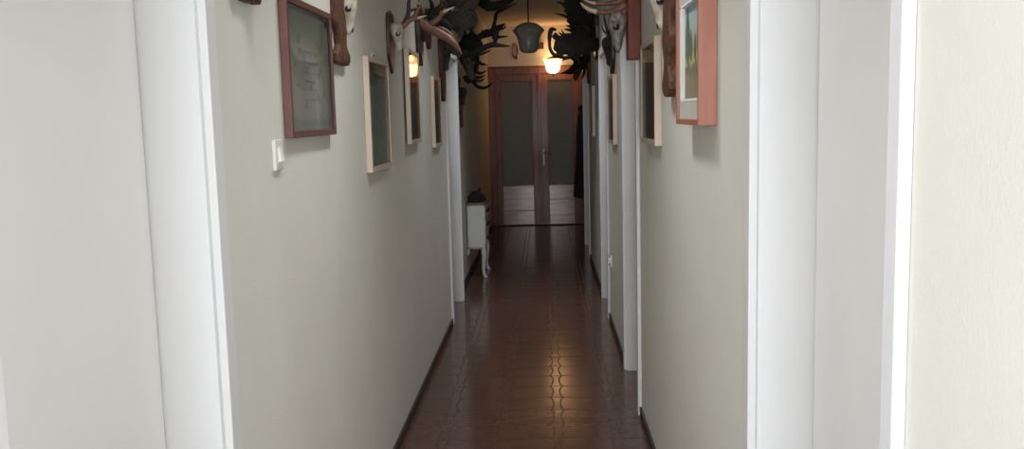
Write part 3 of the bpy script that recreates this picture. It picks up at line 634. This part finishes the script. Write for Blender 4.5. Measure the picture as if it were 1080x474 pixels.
# lit wall lamp
c = at(583, 66.5, 12.03); R = .138
wl = thing('wall_lamp', 'lit wall lamp with glowing tulip glass shade above the double door', 'lamp', (c.x, YE, c.z-.12))
pr = lamp_profile(R); ru = [0, 0, 0, 0, .0, .01, .03, .06, .09]
sh = MB().lathe((c.x, c.y, c.z), pr[:7], 32, 'Z', ru[:7], cap=False).build('lamp_shade', M['lamp_on'], wl, smooth=True)
MB().lathe((c.x, c.y, c.z), pr[6:], 32, 'Z', ru[6:], cap=False).build('shade_rim', M['lamp_rim'], sh, smooth=True)
mb = MB().lathe((c.x, YE, c.z-.02), [(.045, 0), (.045, -.012), (.02, -.022)], 20, 'Y')
mb.tube([(c.x, YE-.015, c.z-.02, .008), (c.x, YE-.03, c.z-.10, .008), (c.x, c.y+.03, c.z-.165, .008), (c.x, c.y, c.z-.135, .010)], n=5)
mb.build('bracket', M['black_metal'], wl, smooth=True)
MB().ball((c.x, c.y, c.z+.01), (.03, .03, .042)).build('bulb', M['lamp_on'], wl, smooth=True)
ld = bpy.data.lights.new('wall_lamp_light', 'POINT'); ld.energy = 9; ld.color = (1, .58, .25); ld.shadow_soft_size = .05
lo = bpy.data.objects.new('wall_lamp_light', ld); C.objects.link(lo); lo.location = (c.x, c.y, c.z+.10)
# unlit pendant
pc = at(557.5, 39, 9.0); R = .150
pl = thing('pendant_lamp', 'unlit pendant lamp with smoky glass shade hanging in mid corridor', 'lamp', (pc.x, pc.y, pc.z-.17))
MB().lathe(pc, [(.08*R, -1.05*R), (.35*R, -1.03*R), (.52*R, -.94*R), (.62*R, -.78*R), (.66*R, -.50*R), (.70*R, -.20*R), (.82*R, .10*R), (.95*R, .28*R), (1.0*R, .38*R), (.94*R, .48*R), (.80*R, .66*R), (.62*R, .80*R), (.40*R, .90*R), (.15*R, .95*R)], 32, 'Z', [0]*6+[.01, .03, .05, .03, .01, 0, 0, 0]).build('lamp_shade', M['lamp_off'], pl, smooth=True)
mb = MB().tube([(pc.x, pc.y, pc.z+.85*R, .007), (pc.x, pc.y, CEIL, .007)], n=1)
mb.build('rod', M['black_metal'], pl)
MB().lathe((pc.x, pc.y, CEIL), [(.05, 0), (.048, -.02), (.02, -.045), (.008, -.05)], 20).build('ceiling_rose', M['black_metal'], pl, smooth=True)

# --------------------------------------------- small things on the end wall
b = at(569.5, 48.5, YE)
o = MB().box(b.x-.05, b.x+.05, YE+.004, YE-.05, b.z-.042, b.z+.042, .006).build('chime_box', M['dark_box']); recentre(o); tag(o, 'small dark box on the end wall above the double door, beside pendant shade', 'box')
b = at(543, 53.5, YE)
lp = thing('horn_loop', 'narrow oval brown loop with dark red tip hanging left on the end wall', 'wall ornament', (b.x, YE, b.z-.1))
pts = []
for k in range(33):
    a = 2*PI*k/32 + PI/2; pts.append((b.x+.035*math.cos(a)+.012*math.sin(a)*-.3, YE-.012, b.z+.092*math.sin(a), .010+.003*math.cos(a*3)))
MB().tube(pts, n=1, seg=8).build('loop', M['loop'], lp, smooth=True)
v = at(544.5, 61, YE); MB().ball((v.x, YE-.014, v.z), (.016, .013, .026)).build('tip', M['loop_tip'], lp, smooth=True)
for xx, nm in ((581, 'left one of two small dark hooks high on the end wall'), (584.4, 'right one of two small dark hooks high on the end wall')):
    v = at(xx, 22.5, YE); mb = MB().box(v.x-.011, v.x+.011, YE, YE-.008, v.z-.03, v.z+.032, .003)
    mb.tube([(v.x, YE-.004, v.z+.005, .006), (v.x, YE-.03, v.z-.012, .006), (v.x, YE-.034, v.z+.012, .004)], n=4)
    o = mb.build('wall_hook', M['black_metal']); recentre(o); tag(o, nm, 'hook', 'small hooks on the end wall')

# ------------------------------------------------------------------ commode
cy0, cy1, cx0, cx1, ct = 8.25, 8.74, XL2+.003, -.575, .705
cm = thing('commode', 'shallow white commode with brown top and curved legs on the left', 'commode', ((cx0+cx1)/2, (cy0+cy1)/2, 0))
mb = MB(); zb = .268
# side panels with arched lower edge, back and apron
def arch_panel(y):
    n = 10; pts = [(cx0, y, zb-.05)]
    for k in range(n+1):
        t = k/n; pts.append((cx0+.012+(cx1-cx0-.03)*t, y, zb+.012*math.sin(PI*t)-(.05 if t in (0,) else .0)))
    pts += [(cx1, y, zb-.06), (cx1, y, ct-.022), (cx0, y, ct-.022)]
    return pts
for y in (cy0, cy1-.016): mb.prism(arch_panel(y), (0, .016, 0))
mb.box(cx0, cx0+.01, cy0, cy1, zb, ct-.022); mb.box(cx0, cx1-.018, cy0, cy1, zb+.005, zb+.02)
n = 14; pts = [(cx1-.016, cy0+.016, ct-.024)]
for k in range(n+1):
    t = k/n; pts.append((cx1-.016, cy0+.016+(cy1-cy0-.032)*t, zb-.02+.045*math.sin(PI*t)**.7))
pts.append((cx1-.016, cy1-.016, ct-.024)); mb.prism(pts, (.010, 0, 0))
mb.build('body', M['cream_paint'], cm, bevel=.002)
MB().box(cx0-.002, cx1+.016, cy0-.014, cy1+.014, ct-.022, ct, .005).build('top', M['wood_top'], cm)
for k in range(3):
    z0 = zb+.045+k*.124; dr = MB().box(cx1-.006, cx1+.010, cy0+.022, cy1-.022, z0, z0+.116, .004).build('drawer', M['cream_paint'], cm)
    MB().lathe((cx1+.010, (cy0+cy1)/2-.0, z0+.058), [(.006, 0), (.006, .012), (.014, .018), (.013, .028), (.004, .032)], 14, 'X').build('knob', M['black_metal'], dr, smooth=True)
    MB().lathe((cx1+.010, cy0+.075, z0+.058), [(.006, 0), (.006, .010), (.012, .014), (.011, .022), (.003, .025)], 14, 'X').build('knob', M['black_metal'], dr, smooth=True)
for (lx, ly, sx) in ((cx1-.014, cy0+.020, 1), (cx1-.014, cy1-.020, 1)):
    MB().tube([(lx-.006*sx, ly, zb+.06, .018), (lx+.0*sx, ly, zb-.01, .024), (lx+.004*sx, ly, zb-.06, .024), (lx-.002*sx, ly, zb-.14, .018), (lx-.004*sx, ly, .06, .015), (lx+.004*sx, ly, .022, .017), (lx+.012*sx, ly, .006, .019), (lx+.013*sx, ly, 0, .016)], seg=12, n=5).build('leg', M['cream_paint'], cm, smooth=True)
# dark heap lying on it
mb = MB(); rnd = random.Random(5)
rg = []; hb = Vector(((cx0+cx1)/2+.004, 8.48, ct)); K = 24
for j, (rr, hh) in enumerate([(1, 0), (1.04, .012), (.98, .03), (.80, .05), (.56, .068), (.34, .08), (.16, .088), (.08, .104), (.03, .112)]):
    row = []
    for k in range(K):
        a = 2*PI*k/K; w = 1+.12*math.sin(3*a+j*.9)+.09*math.sin(7*a-j*1.7)+rnd.uniform(-.04, .04)
        row.append(hb+Vector((.080*rr*w*math.cos(a)+(.006*j if j > 5 else 0)-.002*j, .17*rr*w*math.sin(a), hh*(1+.10*math.sin(5*a+j)) if j else 0)))
    rg.append(row)
mb.rings(rg)
o = mb.build('dark_cap', M['cloth_dark'], smooth=False); recentre(o); tag(o, 'small dark rumpled cap lying on the white commode', 'cap')

# -------------------------------------------------------------------- coat
ctp = Vector((XR2, 11.35, 1.62))
hk = MB().box(XR2, XR2-.008, 11.335, 11.365, 1.60, 1.68, .003); hk.tube([(XR2-.004, 11.35, 1.63, .006), (XR2-.05, 11.35, 1.60, .006), (XR2-.062, 11.35, 1.64, .006)], n=5)
o = hk.build('coat_hook', M['black_metal']); recentre(o); tag(o, 'dark hook on the right wall that the navy coat hangs from', 'hook')
co = thing('coat', 'dark navy coat hanging on the right wall beside the double door', 'coat', (XR2-.06, 11.35, .45))
rg = []; K = 28
for j, (z, wy, wx) in enumerate([(1.62, .02, .012), (1.60, .05, .03), (1.54, .12, .05), (1.44, .18, .062), (1.25, .19, .066), (1.0, .20, .072), (.75, .215, .080), (.55, .225, .088), (.46, .23, .092), (.45, .20, .08)]):
    row = []
    for k in range(K):
        a = 2*PI*k/K; f = 1+.10*math.sin(6*a+.4)*min(1, j/4)
        row.append(Vector((XR2-.004-wx*1.0*f-.0+wx*math.cos(a)*f*.96, 11.35+wy*math.sin(a)*f, z)))
    rg.append(row)
MB().rings(rg).build('body', M['fabric_navy'], co, smooth=True)
for q in (-1, 1):
    MB().tube([(XR2-.075, 11.35+q*.13, 1.49, .045), (XR2-.085, 11.35+q*.185, 1.35, .05), (XR2-.10, 11.35+q*.20, 1.10, .045), (XR2-.105, 11.35+q*.19, .86, .04)], seg=12, n=5, rough=.06).build('sleeve', M['fabric_navy'], co, smooth=True)
MB().tube([(XR2-.03, 11.28, 1.56, .025), (XR2-.085, 11.31, 1.575, .028), (XR2-.10, 11.35, 1.55, .028), (XR2-.085, 11.39, 1.575, .028), (XR2-.03, 11.42, 1.56, .025)], n=5).build('collar', M['fabric_navy'], co, smooth=True)

# ------------------------------------------------------------------- light
wd = bpy.data.worlds.new('daylight'); bpy.context.scene.world = wd; wd.use_nodes = True
bg = wd.node_tree.nodes['Background']; bg.inputs[0].default_value = (.80, .90, 1, 1); bg.inputs[1].default_value = .3
ad = bpy.data.lights.new('window_daylight', 'AREA'); ad.shape = 'RECTANGLE'; ad.size = WX1-WX0; ad.size_y = WZ1-WZ0; ad.energy = 150; ad.color = (.91, .96, 1.0)
ao = bpy.data.objects.new('window_daylight', ad); C.objects.link(ao); ao.location = ((WX0+WX1)/2, YB-.16, (WZ0+WZ1)/2); ao.rotation_euler = (PI/2, 0, 0)

def daylight(name, loc, rot, sx, sy, e, col):  # area light for the added side openings and ceiling lamps
    d = bpy.data.lights.new(name, 'AREA'); d.shape = 'RECTANGLE'; d.size = sx; d.size_y = sy; d.energy = e; d.color = col
    o = bpy.data.objects.new(name, d); C.objects.link(o); o.location = loc; o.rotation_euler = rot; return o
E_B, E_SL, E_SR, E_L = 160, 22, 16, .4
SPREAD = math.radians(100)
E_C = {.9: (4.2, 'added fill downlight nearest the viewer, before the first doors'), 1.9: (2.8, 'added fill downlight above the far jambs of the first doors'),
       2.9: (6.2, 'added fill downlight between certificate and landscape painting'), 5.1: (3.5, 'added fill downlight level with the second right doorway'), 6.9: (5.5, 'added fill downlight level with the left doorway')}
ad.energy = E_B; ld.energy = E_L
for side, e in ((-1, E_SL), (1, E_SR)):  # light in the added side openings, brightens the near walls
    a, b = SIDE[side]
    daylight('added_side_light', ((XL if side < 0 else XR)+side*(T+.01), (a+b)/2, HD/2), (0, PI/2*side, 0), HD, b-a, e, (.93, .97, 1.0))
for yy, (e, lab) in E_C.items():  # unseen downlights added to fill the corridor walls with light
    ccx = (XL+XR)/2
    cl = thing('added_ceiling_lamp', lab, 'lamp', (ccx, yy, CEIL-.13), 'added fill lamps on the ceiling')
    MB().lathe((ccx, yy, CEIL), [(.15, 0), (.15, -.03), (.13, -.035)], 28).build('mounting_plate', M['white'], cl, smooth=True)
    MB().lathe((ccx, yy, CEIL), [(.14, -.033), (.14, -.045), (.10, -.052), (.01, -.055)], 28).build('diffuser', M['diffuser'], cl, smooth=True)
    dl = daylight('added_ceiling_light', (ccx, yy, CEIL-.065), (0, 0, 0), .24, .24, e, (.98, .98, .98)).data; dl.shape = 'DISK'; dl.spread = SPREAD

sc = bpy.context.scene
sc.view_settings.view_transform = 'Standard'; sc.view_settings.look = 'None'; sc.view_settings.gamma = 1; sc.view_settings.use_curve_mapping = False
sc.view_settings.exposure = 0
sc.cycles.max_bounces = 10; sc.cycles.diffuse_bounces = 8; sc.cycles.glossy_bounces = 4; sc.cycles.transparent_max_bounces = 10
sc.cycles.sample_clamp_indirect = 6; sc.cycles.use_denoising = True
